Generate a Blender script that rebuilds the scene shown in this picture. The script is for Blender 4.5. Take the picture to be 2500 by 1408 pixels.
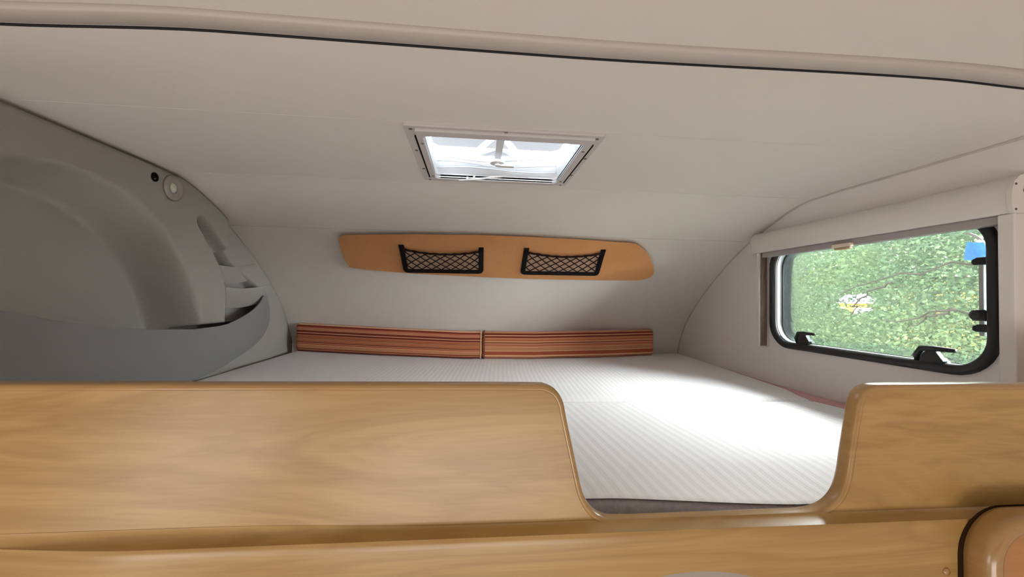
import bpy, bmesh, math, random
import numpy as np
from mathutils import Vector, Matrix
random.seed(7); rng = np.random.default_rng(7)
for o in list(bpy.data.objects): bpy.data.objects.remove(o)
C = bpy.context.scene.collection
sc = bpy.context.scene

# ------------------------------------------------------------------ camera, sky, lamps, exposure
# world origin = the photographer's eye; x across the vehicle, y towards its nose, z up (metres)
F, YAW, PITCH, ROLL = 1000.0, 5.46, 1.467, 0.976
_y, _p, _r = map(math.radians, (YAW, PITCH, ROLL))
FW = np.array([math.sin(_y)*math.cos(_p), math.cos(_y)*math.cos(_p), math.sin(_p)])
_rt = np.array([math.cos(_y), -math.sin(_y), 0.0]); _up = np.cross(_rt, FW)
RT = _rt*math.cos(_r) + _up*math.sin(_r); UP = _up*math.cos(_r) - _rt*math.sin(_r)
cam = bpy.data.cameras.new('camera'); cam.lens = 36*F/2500; cam.sensor_width = 36; cam.clip_start = 0.02; cam.clip_end = 300
cam_o = bpy.data.objects.new('camera', cam); C.objects.link(cam_o)
cam_o.matrix_world = Matrix(((RT[0], UP[0], -FW[0], 0), (RT[1], UP[1], -FW[1], 0), (RT[2], UP[2], -FW[2], 0), (0, 0, 0, 1)))
sc.camera = cam_o

w = bpy.data.worlds.new('sky'); sc.world = w; w.use_nodes = True
nt = w.node_tree; bg = nt.nodes['Background']
bg.inputs[0].default_value = (0.96, 0.98, 1.0, 1); bg.inputs[1].default_value = 38.0

def area(name, loc, target, sx, sy, power, color):
    l = bpy.data.lights.new(name, 'AREA'); l.shape = 'RECTANGLE'; l.size = sx; l.size_y = sy; l.energy = power; l.color = color
    o = bpy.data.objects.new(name, l); C.objects.link(o); o.location = loc
    o.rotation_euler = (Vector(target) - Vector(loc)).to_track_quat('-Z', 'Y').to_euler()
    return o
area('cabin_window_daylight', (-1.0, -0.45, -0.55), (0.9, 0.7, 0.2), 0.8, 0.45, 5.5, (1.0, 0.97, 0.93))
area('rear_fill_light', (0.0, -1.7, -1.15), (0.3, 0.6, 0.3), 1.6, 0.5, 20.0, (1.0, 0.96, 0.91))  # added fill lamp behind the camera, kept low to spare the side panel

sc.view_settings.view_transform = 'Standard'; sc.view_settings.look = 'None'
sc.view_settings.gamma = 1; sc.view_settings.use_curve_mapping = False
sc.view_settings.exposure = 0.0

# ------------------------------------------------------------------ helpers
def at(px, py, ax, v):
    """point seen at photo pixel (px, py) on the real plane ax = v"""
    r = FW + RT*(px-1250)/F + UP*(704-py)/F
    i = 'xyz'.index(ax)
    return r*(v/r[i])

def link(name, me, parent=None):
    o = bpy.data.objects.new(name, me); C.objects.link(o)
    if parent is not None:
        o.parent = parent
        o.matrix_parent_inverse = Matrix.Translation(-Vector(parent.location))
    return o

def mesh(name, verts, faces, mat, parent=None, smooth=False, solid=None, bevel=None, solid_off=-1, recalc=True, autos=None):
    me = bpy.data.meshes.new(name)
    me.from_pydata([tuple(map(float, v)) for v in verts], [], faces)
    if recalc:
        bm = bmesh.new(); bm.from_mesh(me)
        bmesh.ops.recalc_face_normals(bm, faces=bm.faces); bm.to_mesh(me); bm.free()
    me.materials.append(mat)
    if smooth:
        me.polygons.foreach_set('use_smooth', [True]*len(me.polygons))
        if autos: me.set_sharp_from_angle(angle=math.radians(autos))
    o = link(name, me, parent)
    if solid:
        m = o.modifiers.new('s', 'SOLIDIFY'); m.thickness = solid; m.offset = solid_off
        if smooth: o.modifiers.new('e', 'EDGE_SPLIT').split_angle = math.radians(40)
    if bevel:
        m = o.modifiers.new('b', 'BEVEL'); m.width = bevel; m.segments = 3; m.limit_method = 'ANGLE'
    return o

def tag(o, label, cat, group=None, kind=None):
    o['label'] = label; o['category'] = cat
    if group: o['group'] = group
    if kind: o['kind'] = kind
    return o

def thing(name, loc, label, cat, group=None, kind=None):
    o = bpy.data.objects.new(name, None); o.empty_display_size = 0.05; C.objects.link(o); o.location = tuple(map(float, loc))
    return tag(o, label, cat, group, kind)

class MB:
    def __init__(s): s.v = []; s.f = []
    def add(s, v, f):
        n = len(s.v); s.v += [tuple(map(float, p)) for p in v]; s.f += [tuple(i+n for i in q) for q in f]; return s
    def box(s, x0, x1, y0, y1, z0, z1):
        v = [(x, y, z) for x in (x0, x1) for y in (y0, y1) for z in (z0, z1)]
        return s.add(v, [(0, 1, 3, 2), (4, 6, 7, 5), (0, 4, 5, 1), (2, 3, 7, 6), (0, 2, 6, 4), (1, 5, 7, 3)])
    def tube(s, pts, r, n=8, caps=True):
        pts = [np.array(p, float) for p in pts]; rs = r if hasattr(r, '__len__') else [r]*len(pts)
        V = []; m = len(pts)
        d0 = pts[1]-pts[0]; ref = np.array([0, 0, 1.0])
        if abs(d0[2])/np.linalg.norm(d0) > .9: ref = np.array([1.0, 0, 0])
        for i, p in enumerate(pts):
            d = pts[min(i+1, m-1)] - pts[max(i-1, 0)]; d = d/np.linalg.norm(d)
            a = np.cross(d, ref); a /= np.linalg.norm(a); b = np.cross(d, a); 
            for k in range(n):
                t = 2*math.pi*k/n; V.append(p + rs[i]*(a*math.cos(t)+b*math.sin(t)))
        Fc = [(i*n+k, i*n+(k+1) % n, (i+1)*n+(k+1) % n, (i+1)*n+k) for i in range(m-1) for k in range(n)]
        if caps: Fc += [tuple(range(n))[::-1], tuple(range((m-1)*n, m*n))]
        return s.add(V, Fc)
    def grid(s, fn, nu, nv):
        V = [fn(i/(nu-1), j/(nv-1)) for i in range(nu) for j in range(nv)]
        return s.add(V, [(i*nv+j, (i+1)*nv+j, (i+1)*nv+j+1, i*nv+j+1) for i in range(nu-1) for j in range(nv-1)])
    def sweep(s, rings, closed_path=False, closed_prof=True, caps=True):
        n = len(rings[0]); m = len(rings); V = [p for r in rings for p in r]; Fc = []
        for i in range(m if closed_path else m-1):
            j = (i+1) % m
            for k in range(n if closed_prof else n-1):
                l = (k+1) % n; Fc.append((i*n+k, i*n+l, j*n+l, j*n+k))
        if caps and not closed_path and closed_prof: Fc += [tuple(range(n))[::-1], tuple(range((m-1)*n, m*n))]
        return s.add(V, Fc)
    def disc(s, c, ax, r, h, n=16, r2=None):
        """short cylinder: centre c, axis ax (unit), radius r, height h along ax"""
        c = np.array(c, float); ax = np.array(ax, float); ax /= np.linalg.norm(ax)
        return s.tube([c, c+ax*h], [r, r if r2 is None else r2], n)
    def build(s, name, mat, parent=None, **k): return mesh(name, s.v, s.f, mat, parent, **k)

def catmull(P, n=12):
    P = [np.array(p, float) for p in P]; out = []
    Q = [2*P[0]-P[1]] + P + [2*P[-1]-P[-2]]
    for i in range(1, len(Q)-2):
        a, b, c, d = Q[i-1:i+3]
        for k in range(n):
            t = k/n; out.append(.5*((2*b)+(c-a)*t+(2*a-5*b+4*c-d)*t*t+(3*b-a-3*c+d)*t**3))
    out.append(P[-1]); return np.array(out)

def resample(P, n):
    P = np.asarray(P, float); L = np.r_[0, np.cumsum(np.linalg.norm(np.diff(P, axis=0), axis=1))]
    t = np.linspace(0, L[-1], n); return np.stack([np.interp(t, L, P[:, k]) for k in range(P.shape[1])], 1)

def rrect(u0, u1, v0, v1, r, n=8):
    """rounded rectangle loop; r may be one radius or (at u0v0, u1v0, u1v1, u0v1)"""
    rr = r if hasattr(r, '__len__') else (r,)*4
    out = []
    for (cu, cv, a0, q) in ((u0+rr[0], v0+rr[0], 180, rr[0]), (u1-rr[1], v0+rr[1], 270, rr[1]), (u1-rr[2], v1-rr[2], 0, rr[2]), (u0+rr[3], v1-rr[3], 90, rr[3])):
        for k in range(n+1):
            a = math.radians(a0+90*k/n); out.append((cu+q*math.cos(a), cv+q*math.sin(a)))
    return out

def ring(mb, loopA, loopB, d0, d1, fn):
    """solid ring between outer loop A and inner loop B (same count), from depth d0 to d1; fn(u, v, d) -> xyz"""
    n = len(loopA)
    return mb.sweep([[fn(*loopA[i], d0), fn(*loopA[i], d1), fn(*loopB[i], d1), fn(*loopB[i], d0)] for i in range(n)], closed_path=True)

def smooth01(t): t = np.clip(t, 0, 1); return t*t*(3-2*t)

# ------------------------------------------------------------------ materials
def nodes(name):
    m = bpy.data.materials.new(name); m.use_nodes = True; t = m.node_tree
    return m, t, t.nodes['Principled BSDF']
def N(t, kind, **kw):
    n = t.nodes.new(kind)
    for k, v in kw.items():
        if k.startswith('i_'): n.inputs[k[2:].replace('_', ' ')].default_value = v
        else: setattr(n, k, v)
    return n
def plain(name, col, rough=.5, metal=0, spec=.5, bump=0, scale=400, var=0, coat=0):
    m, t, b = nodes(name)
    b.inputs['Base Color'].default_value = (*col, 1); b.inputs['Roughness'].default_value = rough
    b.inputs['Metallic'].default_value = metal; b.inputs['Specular IOR Level'].default_value = spec
    b.inputs['Coat Weight'].default_value = coat
    if bump or var:
        tc = N(t, 'ShaderNodeTexCoord'); nz = N(t, 'ShaderNodeTexNoise', i_Scale=scale, i_Detail=3)
        t.links.new(tc.outputs['Object'], nz.inputs['Vector'])
        if bump:
            bp = N(t, 'ShaderNodeBump', i_Strength=bump, i_Distance=.001)
            t.links.new(nz.outputs['Fac'], bp.inputs['Height']); t.links.new(bp.outputs['Normal'], b.inputs['Normal'])
        if var:
            n2 = N(t, 'ShaderNodeTexNoise', i_Scale=scale*.25 if var < .5 else scale, i_Detail=4)
            t.links.new(tc.outputs['Object'], n2.inputs['Vector'])
            mx = N(t, 'ShaderNodeMix', data_type='RGBA')
            mx.inputs[6].default_value = (*[c*(1-var) for c in col], 1); mx.inputs[7].default_value = (*[min(1, c*(1+var)) for c in col], 1)
            t.links.new(n2.outputs['Fac'], mx.inputs[0]); t.links.new(mx.outputs[2], b.inputs['Base Color'])
    return m

def wood(name, light, dark, rough=.32, grain=1.0, coat=.25):
    m, t, b = nodes(name); tc = N(t, 'ShaderNodeTexCoord')
    mp = N(t, 'ShaderNodeMapping'); mp.inputs['Scale'].default_value = (.9, 5, 7*grain); mp.inputs['Rotation'].default_value = (0, .08, 0)
    t.links.new(tc.outputs['Object'], mp.inputs['Vector'])
    n1 = N(t, 'ShaderNodeTexNoise', i_Scale=1.6, i_Detail=4, i_Roughness=.55, i_Distortion=1.4); t.links.new(mp.outputs[0], n1.inputs['Vector'])
    ml = N(t, 'ShaderNodeMath', operation='MULTIPLY'); ml.inputs[1].default_value = 9; t.links.new(n1.outputs['Fac'], ml.inputs[0])
    fr = N(t, 'ShaderNodeMath', operation='PINGPONG'); fr.inputs[1].default_value = 1; t.links.new(ml.outputs[0], fr.inputs[0])
    mp2 = N(t, 'ShaderNodeMapping'); mp2.inputs['Scale'].default_value = (14, 60, 420); t.links.new(tc.outputs['Object'], mp2.inputs['Vector'])
    n2 = N(t, 'ShaderNodeTexNoise', i_Scale=1.0, i_Detail=2); t.links.new(mp2.outputs[0], n2.inputs['Vector'])
    n3 = N(t, 'ShaderNodeTexNoise', i_Scale=1.1, i_Detail=1); t.links.new(mp.outputs[0], n3.inputs['Vector'])
    a = N(t, 'ShaderNodeMath', operation='MULTIPLY_ADD'); a.inputs[1].default_value = .44; t.links.new(fr.outputs[0], a.inputs[0])
    h = N(t, 'ShaderNodeMath', operation='MULTIPLY_ADD'); h.inputs[1].default_value = .30; h.inputs[2].default_value = .03; t.links.new(n2.outputs['Fac'], h.inputs[0])
    t.links.new(h.outputs[0], a.inputs[2])
    a2 = N(t, 'ShaderNodeMath', operation='MULTIPLY_ADD'); a2.inputs[1].default_value = .5; t.links.new(n3.outputs['Fac'], a2.inputs[0]); t.links.new(a.outputs[0], a2.inputs[2])
    mx = N(t, 'ShaderNodeMix', data_type='RGBA', clamp_factor=True); mx.inputs[6].default_value = (*light, 1); mx.inputs[7].default_value = (*dark, 1)
    t.links.new(a2.outputs[0], mx.inputs[0]); t.links.new(mx.outputs[2], b.inputs['Base Color'])
    b.inputs['Roughness'].default_value = rough; b.inputs['Coat Weight'].default_value = coat; b.inputs['Coat Roughness'].default_value = .3
    return m

def striped_sheet(name, angle, col, amount=.035, period=.0165):
    m, t, b = nodes(name); tc = N(t, 'ShaderNodeTexCoord')
    mp = N(t, 'ShaderNodeMapping'); mp.inputs['Rotation'].default_value = (0, 0, angle); t.links.new(tc.outputs['Object'], mp.inputs['Vector'])
    sx = N(t, 'ShaderNodeSeparateXYZ'); t.links.new(mp.outputs[0], sx.inputs[0])
    nz = N(t, 'ShaderNodeTexNoise', i_Scale=4, i_Detail=1); t.links.new(tc.outputs['Object'], nz.inputs['Vector'])
    ad = N(t, 'ShaderNodeMath', operation='MULTIPLY_ADD'); ad.inputs[1].default_value = .012; t.links.new(nz.outputs['Fac'], ad.inputs[0]); t.links.new(sx.outputs['X'], ad.inputs[2])
    ml = N(t, 'ShaderNodeMath', operation='MULTIPLY'); ml.inputs[1].default_value = 2*math.pi/period; t.links.new(ad.outputs[0], ml.inputs[0])
    sn = N(t, 'ShaderNodeMath', operation='SINE'); t.links.new(ml.outputs[0], sn.inputs[0])
    mr = N(t, 'ShaderNodeMapRange'); mr.inputs[1].default_value = -.35; mr.inputs[2].default_value = .35; t.links.new(sn.outputs[0], mr.inputs[0])
    mx = N(t, 'ShaderNodeMix', data_type='RGBA'); mx.inputs[6].default_value = (*[c*(1-amount) for c in col], 1); mx.inputs[7].default_value = (*col, 1)
    t.links.new(mr.outputs[0], mx.inputs[0]); t.links.new(mx.outputs[2], b.inputs['Base Color'])
    b.inputs['Roughness'].default_value = .8; b.inputs['Specular IOR Level'].default_value = .2
    n2 = N(t, 'ShaderNodeTexNoise', i_Scale=5, i_Detail=3); t.links.new(tc.outputs['Object'], n2.inputs['Vector'])
    s2 = N(t, 'ShaderNodeMath', operation='MULTIPLY_ADD'); s2.inputs[1].default_value = 4; t.links.new(n2.outputs['Fac'], s2.inputs[0]); t.links.new(mr.outputs[0], s2.inputs[2])
    bp = N(t, 'ShaderNodeBump', i_Strength=.14, i_Distance=.002); t.links.new(s2.outputs[0], bp.inputs['Height']); t.links.new(bp.outputs['Normal'], b.inputs['Normal'])
    return m

def stripes(name, seq, z0, z1):
    """horizontal woven stripes; seq = [(fraction from the bottom, colour)], stepped"""
    m, t, b = nodes(name); tc = N(t, 'ShaderNodeTexCoord')
    sx = N(t, 'ShaderNodeSeparateXYZ'); t.links.new(tc.outputs['UV'], sx.inputs[0])
    rp = N(t, 'ShaderNodeValToRGB'); cr = rp.color_ramp; cr.interpolation = 'CONSTANT'
    while len(cr.elements) > 1: cr.elements.remove(cr.elements[-1])
    cr.elements[0].position = 0; cr.elements[0].color = (*seq[0][1], 1)
    for p, c in seq[1:]:
        e = cr.elements.new(p); e.color = (*c, 1)
    t.links.new(sx.outputs['Y'], rp.inputs[0])
    nz = N(t, 'ShaderNodeTexNoise', i_Scale=900, i_Detail=1); t.links.new(tc.outputs['Object'], nz.inputs['Vector'])
    mr = N(t, 'ShaderNodeMapRange'); mr.inputs[3].default_value = .75; mr.inputs[4].default_value = 1.25; t.links.new(nz.outputs['Fac'], mr.inputs[0])
    mx = N(t, 'ShaderNodeMix', data_type='RGBA', blend_type='MULTIPLY'); mx.inputs[0].default_value = 1
    t.links.new(rp.outputs[0], mx.inputs[6]); t.links.new(mr.outputs[0], mx.inputs[7]); t.links.new(mx.outputs[2], b.inputs['Base Color'])
    b.inputs['Roughness'].default_value = .85; b.inputs['Specular IOR Level'].default_value = .15; b.inputs['Sheen Weight'].default_value = .2
    bp = N(t, 'ShaderNodeBump', i_Strength=.3, i_Distance=.001); t.links.new(nz.outputs['Fac'], bp.inputs['Height']); t.links.new(bp.outputs['Normal'], b.inputs['Normal'])
    return m

def glass(name, tint=(1, 1, 1), haze=0.0, hazecol=(.9, .95, .95), ior=1.3):
    m = bpy.data.materials.new(name); m.use_nodes = True; t = m.node_tree; t.nodes.clear()
    out = N(t, 'ShaderNodeOutputMaterial'); tr = N(t, 'ShaderNodeBsdfTransparent'); tr.inputs[0].default_value = (*tint, 1)
    gl = N(t, 'ShaderNodeBsdfGlossy'); gl.inputs['Roughness'].default_value = .03
    fr = N(t, 'ShaderNodeFresnel'); fr.inputs[0].default_value = ior
    mx = N(t, 'ShaderNodeMixShader'); t.links.new(fr.outputs[0], mx.inputs[0]); t.links.new(tr.outputs[0], mx.inputs[1]); t.links.new(gl.outputs[0], mx.inputs[2])
    last = mx
    if haze:
        df = N(t, 'ShaderNodeBsdfTranslucent'); df.inputs[0].default_value = (*hazecol, 1)
        d2 = N(t, 'ShaderNodeBsdfDiffuse'); d2.inputs[0].default_value = (*hazecol, 1)
        ms = N(t, 'ShaderNodeMixShader'); ms.inputs[0].default_value = .5; t.links.new(df.outputs[0], ms.inputs[1]); t.links.new(d2.outputs[0], ms.inputs[2])
        m2 = N(t, 'ShaderNodeMixShader'); m2.inputs[0].default_value = haze; t.links.new(mx.outputs[0], m2.inputs[1]); t.links.new(ms.outputs[0], m2.inputs[2]); last = m2
    t.links.new(last.outputs[0], out.inputs[0]); return m

def translucent(name, col, amount=.6, rough=.5):
    m = bpy.data.materials.new(name); m.use_nodes = True; t = m.node_tree; t.nodes.clear()
    out = N(t, 'ShaderNodeOutputMaterial'); a = N(t, 'ShaderNodeBsdfTranslucent'); a.inputs[0].default_value = (*col, 1)
    d = N(t, 'ShaderNodeBsdfDiffuse'); d.inputs[0].default_value = (*col, 1)
    mx = N(t, 'ShaderNodeMixShader'); mx.inputs[0].default_value = amount
    t.links.new(d.outputs[0], mx.inputs[1]); t.links.new(a.outputs[0], mx.inputs[2]); t.links.new(mx.outputs[0], out.inputs[0]); return m

def leafy(name, cols, trans=.35, scale=1.2):
    m = bpy.data.materials.new(name); m.use_nodes = True; t = m.node_tree; t.nodes.clear()
    out = N(t, 'ShaderNodeOutputMaterial'); tc = N(t, 'ShaderNodeTexCoord')
    n1 = N(t, 'ShaderNodeTexNoise', i_Scale=scale, i_Detail=2); t.links.new(tc.outputs['Object'], n1.inputs['Vector'])
    n2 = N(t, 'ShaderNodeTexWhiteNoise'); at_ = N(t, 'ShaderNodeAttribute', attribute_name='leaf'); t.links.new(at_.outputs['Fac'], n2.inputs['Vector'])
    av = N(t, 'ShaderNodeMath', operation='MULTIPLY_ADD'); av.inputs[1].default_value = .45; t.links.new(at_.outputs['Fac'], av.inputs[0])
    hv = N(t, 'ShaderNodeMath', operation='MULTIPLY_ADD'); hv.inputs[1].default_value = 1.5; hv.inputs[2].default_value = -.5; t.links.new(n1.outputs['Fac'], hv.inputs[0]); t.links.new(hv.outputs[0], av.inputs[2])
    rp = N(t, 'ShaderNodeValToRGB'); cr = rp.color_ramp
    cr.elements[0].color = (*cols[0], 1); cr.elements[1].color = (*cols[-1], 1)
    for i, c in enumerate(cols[1:-1]): e = cr.elements.new((i+1)/(len(cols)-1)); e.color = (*c, 1)
    t.links.new(av.outputs[0], rp.inputs[0])
    d = N(t, 'ShaderNodeBsdfDiffuse'); tr = N(t, 'ShaderNodeBsdfTranslucent'); gl = N(t, 'ShaderNodeBsdfGlossy'); gl.inputs['Roughness'].default_value = .35
    for x in (d, tr): t.links.new(rp.outputs[0], x.inputs[0])
    mx = N(t, 'ShaderNodeMixShader'); mx.inputs[0].default_value = trans; t.links.new(d.outputs[0], mx.inputs[1]); t.links.new(tr.outputs[0], mx.inputs[2])
    m2 = N(t, 'ShaderNodeMixShader'); m2.inputs[0].default_value = .004; t.links.new(mx.outputs[0], m2.inputs[1]); t.links.new(gl.outputs[0], m2.inputs[2])
    t.links.new(m2.outputs[0], out.inputs[0]); return m

M = dict(
    lining=plain('cream_lining', (.82, .765, .715), .75, spec=.25, bump=.12, scale=700, var=.015),
    trim=plain('trim_plastic', (.58, .52, .47), .5, bump=.05),
    wallm=plain('wall_lining', (.86, .805, .775), .75, spec=.25, bump=.12, scale=700),
    cab=plain('cabin_lining', (.60, .53, .45), .7),
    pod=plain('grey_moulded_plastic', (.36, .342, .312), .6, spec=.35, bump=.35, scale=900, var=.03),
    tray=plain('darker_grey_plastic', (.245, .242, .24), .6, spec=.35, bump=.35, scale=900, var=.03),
    dark=plain('dark_void', (.008, .008, .008), .9, spec=.1),
    black=plain('black_plastic', (.010, .010, .012), .35, spec=.4),
    rubber=plain('black_rubber', (.018, .017, .02), .55, spec=.3),
    cord=plain('black_cord', (.020, .008, .007), .8, spec=.1),
    white=plain('white_plastic', (.80, .79, .78), .4),
    flange=plain('hatch_plastic', (.63, .585, .57), .5),
    bright=plain('white_reveal', (.88, .90, .92), .5),
    screw=plain('screw_metal', (.22, .19, .18), .5, metal=.3),
    suede=plain('orange_suede', (.55, .26, .108), .95, spec=.08, bump=.3, scale=500, var=.10),
    ticking=plain('grey_ticking', (.36, .33, .35), .95, spec=.05, bump=.8, scale=500, var=.25),
    pink=plain('pink_fabric', (.62, .36, .38), .95, spec=.05, bump=.5, scale=600, var=.08),
    blind=plain('blind_plastic', (.80, .745, .70), .5),
    grey_bar=plain('grey_blind_bar', (.38, .34, .33), .5, spec=.3),
    tab=plain('cream_tab', (.78, .66, .54), .4), tabd=plain('tan_tab', (.45, .30, .17), .5),
    brown=plain('brown_groove', (.16, .10, .075), .6),
    alu=plain('grey_stay', (.45, .46, .46), .4, metal=.3),
    lens=plain('spot_lens', (.66, .67, .56), .2, coat=.5),
    bezel=plain('spot_bezel', (.34, .315, .295), .35),
    wood=wood('maple_veneer', (.55, .358, .132), (.345, .194, .056)),
    wood2=wood('maple_edge', (.47, .285, .105), (.36, .20, .066), rough=.2, coat=.6),
    orange=wood('orange_veneer', (.56, .29, .115), (.44, .195, .065), rough=.5, coat=.0),
    bark=plain('bark', (.012, .010, .008), .9, spec=0, bump=.5, scale=60),
    grass=plain('grass', (.04, .045, .028), .9, spec=0, var=.3, scale=8),
    sheet_far=striped_sheet('white_striped_cotton', math.atan(.071), (.88, .86, .875)),
    sheet_near=striped_sheet('white_striped_cotton_front', math.atan(-.06), (.88, .862, .875), .05, .0205),
    glass=glass('acrylic_pane', (.93, .96, .95), .011), rim=glass('reflection_haze_rim', (.85, .9, .9), .016),  # slight haze mixed into the pane to pale the view outside
    dome=translucent('milky_dome', (.60, .62, .64), .5), panel_t=translucent('grey_dome_panel', (.034, .0352, .037), .5), fly=translucent('white_flyscreen', (.88, .90, .92), .35),
    arm=plain('hatch_arm', (.70, .72, .75), .45),
    ribs=plain('hatch_rib', (.92, .94, .97), .5),
    leafA=leafy('leaf_green', ((0.0130, 0.0220, 0.0109), (0.0269, 0.0459, 0.0228), (0.0519, 0.0777, 0.0339), (0.0877, 0.1096, 0.0498))),
    leafB=leafy('leaf_blue_green', ((0.0120, 0.0189, 0.0130), (0.0249, 0.0389, 0.0249), (0.0459, 0.0659, 0.0399), (0.0698, 0.0916, 0.0548))),
)

# ------------------------------------------------------------------ the shell: roof profile in the (y, z) plane
PRO = catmull([(.40, .337), (.80, .337), (1.0, .337), (1.15, .336), (1.25, .328), (1.352, .299), (1.457, .257), (1.578, .199), (1.718, .112), (1.825, .035), (1.925, -.050), (2.0, -.135), (2.05, -.235), (2.07, -.33), (2.07, -.50)], 14)
PRO = resample(PRO, 400)
PL = np.r_[0, np.cumsum(np.linalg.norm(np.diff(PRO, axis=0), axis=1))]
def pro(s): return np.array([np.interp(s, PL, PRO[:, 0]), np.interp(s, PL, PRO[:, 1])])
def pron(s):
    d = pro(s+.02)-pro(s-.02); d /= np.linalg.norm(d); return np.array([d[1], -d[0]])   # towards the bed
def s_at_y(y): return float(np.interp(y, PRO[:, 0], PL))
def z_at_y(y): return float(np.interp(y, PRO[:340, 0], PRO[:340, 1]))
def lin(x, s, off=0.0):
    p = pro(s) + off*pron(s); return np.array([x, p[0], p[1]])
def on_lining(px, py, off=0.0):
    """(x, s) where the photo pixel's ray meets the lining (offset inwards by off)"""
    r = FW + RT*(px-1250)/F + UP*(704-py)/F
    lo, hi = .5, 2.6
    ss = np.linspace(.2, PL[-1]-.03, 900); P = np.array([pro(s)+off*pron(s) for s in ss])
    f = P[:, 1]*r[1]-P[:, 0]*r[2]; i = np.where(np.diff(np.sign(f)) != 0)[0][0]
    k = f[i]/(f[i]-f[i+1]); s = ss[i]+k*(ss[i+1]-ss[i]); y = P[i, 0]+k*(P[i+1, 0]-P[i, 0])
    return r[0]*y/r[1], s

XL, XR = -1.06, 1.075
HX0, HX1, HY0, HY1 = -.112, .234, .826, 1.132        # cut-out for the roof hatch
def bow(x): return -.012*smooth01((-x-.33)/.3)-.006*smooth01((x-.70)/.2)+.009*smooth01((x-.1)/.6)
def lining_strip(mb, s0, s1, off, hole=False):
    n = max(2, int((s1-s0)/.02)); ss = np.linspace(s0, s1, n+1); xs = [XL, XR]
    if hole:
        ss = np.array(sorted(list(np.linspace(s0, s1, 5)) + [s_at_y(HY0), s_at_y(HY1)])); xs = [XL, HX0, HX1, XR]
    bowed = s0 < S[0]+.001
    if bowed: xs = list(np.linspace(XL, XR, 50))
    V = [lin(x, s, off)+(np.array([0, 0, bow(x)*(1-smooth01((pro(s)[0]-.553)/.2))]) if bowed else 0) for x in xs for s in ss]; m = len(ss); Fc = []
    for i in range(len(xs)-1):
        for j in range(m-1):
            ym = pro((ss[j]+ss[j+1])/2)[0]
            if hole and i == 1 and HY0 < ym < HY1: continue
            Fc.append((i*m+j, (i+1)*m+j, (i+1)*m+j+1, i*m+j+1))
    mb.add(V, Fc)
S = [s_at_y(.553), s_at_y(.7955), s_at_y(1.199), s_at_y(1.4985), PL[-1]-.05]
back = MB()
lining_strip(back, S[0]-.06, S[1], -.007); lining_strip(back, S[1], S[2], -.007, True); lining_strip(back, S[2], S[4], -.007)
root = back.build('ceiling', M['lining'], smooth=True, recalc=False, solid=.02, solid_off=1)
tag(root, 'curved cream lining of the alcove roof running down behind the bed', 'ceiling', kind='structure')
for i in range(4):
    g = .0008; mb = MB(); lining_strip(mb, S[i]+(g if i else 0), S[i+1]-g, 0, i == 1)
    mesh('panel', mb.v, mb.f, M['lining'], root, smooth=True, recalc=False, solid=.005, solid_off=1)

# main ceiling behind the joint strip
mb = MB(); mb.grid(lambda u, v: (XL+u*(XR-XL), -2.5+v*(2.5+.5115), .3385+bow(XL+u*(XR-XL))), 40, 6)
tag(mb.build('ceiling', M['lining'], smooth=True, solid=.02, recalc=False, solid_off=1), 'plain cream ceiling of the living area nearest the camera', 'ceiling', kind='structure')
# joint strip: stepped moulding across the roof
prof = [(.510, .012), (.510, .0045), (.5185, .0045), (.5195, -.0015), (.522, -.0030), (.530, -.0036), (.545, -.0030), (.5485, -.0005), (.5495, .004), (.5495, .012)]
xs = np.linspace(XL, XR, 60)
mb = MB(); mb.sweep([[(x, y, .3385+z+bow(x)) for y, z in prof] for x in xs])
tag(mb.build('trim_1', M['trim'], smooth=True, autos=50), 'beige joint strip crossing the ceiling above the bed opening', 'trim', kind='structure')
mb = MB(); mb.tube([(x, .5520, .3372+bow(x)) for x in xs], .0016, 6); mb.build('strip_seal', M['rubber'], bpy.data.objects['trim_1'], smooth=True)['label'] = 'dark seal along the strip'  # black rubber seal beside the joint strip

# right wall with the window cut out
WY0, WY1, WZ0, WZ1, WR = .737, 1.384, -.152, .212, .085       # window flange, outer outline
hole = rrect(WY0+.020, WY1-.020, WZ0+.020, WZ1-.020, WR-.018, 8)
cy, cz = (WY0+WY1)/2, (WZ0+WZ1)/2
Y0, Y1, Z0, Z1 = -2.5, 2.13, -2.0, .36
def to_rect(y, z):
    dy, dz = y-cy, z-cz
    k = min((Y1-cy)/dy if dy > 1e-9 else 1e9, (Y0-cy)/dy if dy < -1e-9 else 1e9, (Z1-cz)/dz if dz > 1e-9 else 1e9, (Z0-cz)/dz if dz < -1e-9 else 1e9)
    return (cy+k*dy, cz+k*dz)
outer = [to_rect(*p) for p in hole]
for corner in ((Y0, Z0), (Y1, Z0), (Y1, Z1), (Y0, Z1)):
    i = min(range(len(outer)), key=lambda k: abs(math.atan2(outer[k][1]-cz, outer[k][0]-cy)-math.atan2(corner[1]-cz, corner[0]-cy))); outer[i] = corner
mb = MB(); ring(mb, outer, hole, 0, .03, lambda u, v, d: (XR+d, u, v))
tag(mb.build('wall_right', M['wallm'], smooth=True, autos=30), 'off-white side wall holding the window at the end of the bed', 'wall', kind='structure')
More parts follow.
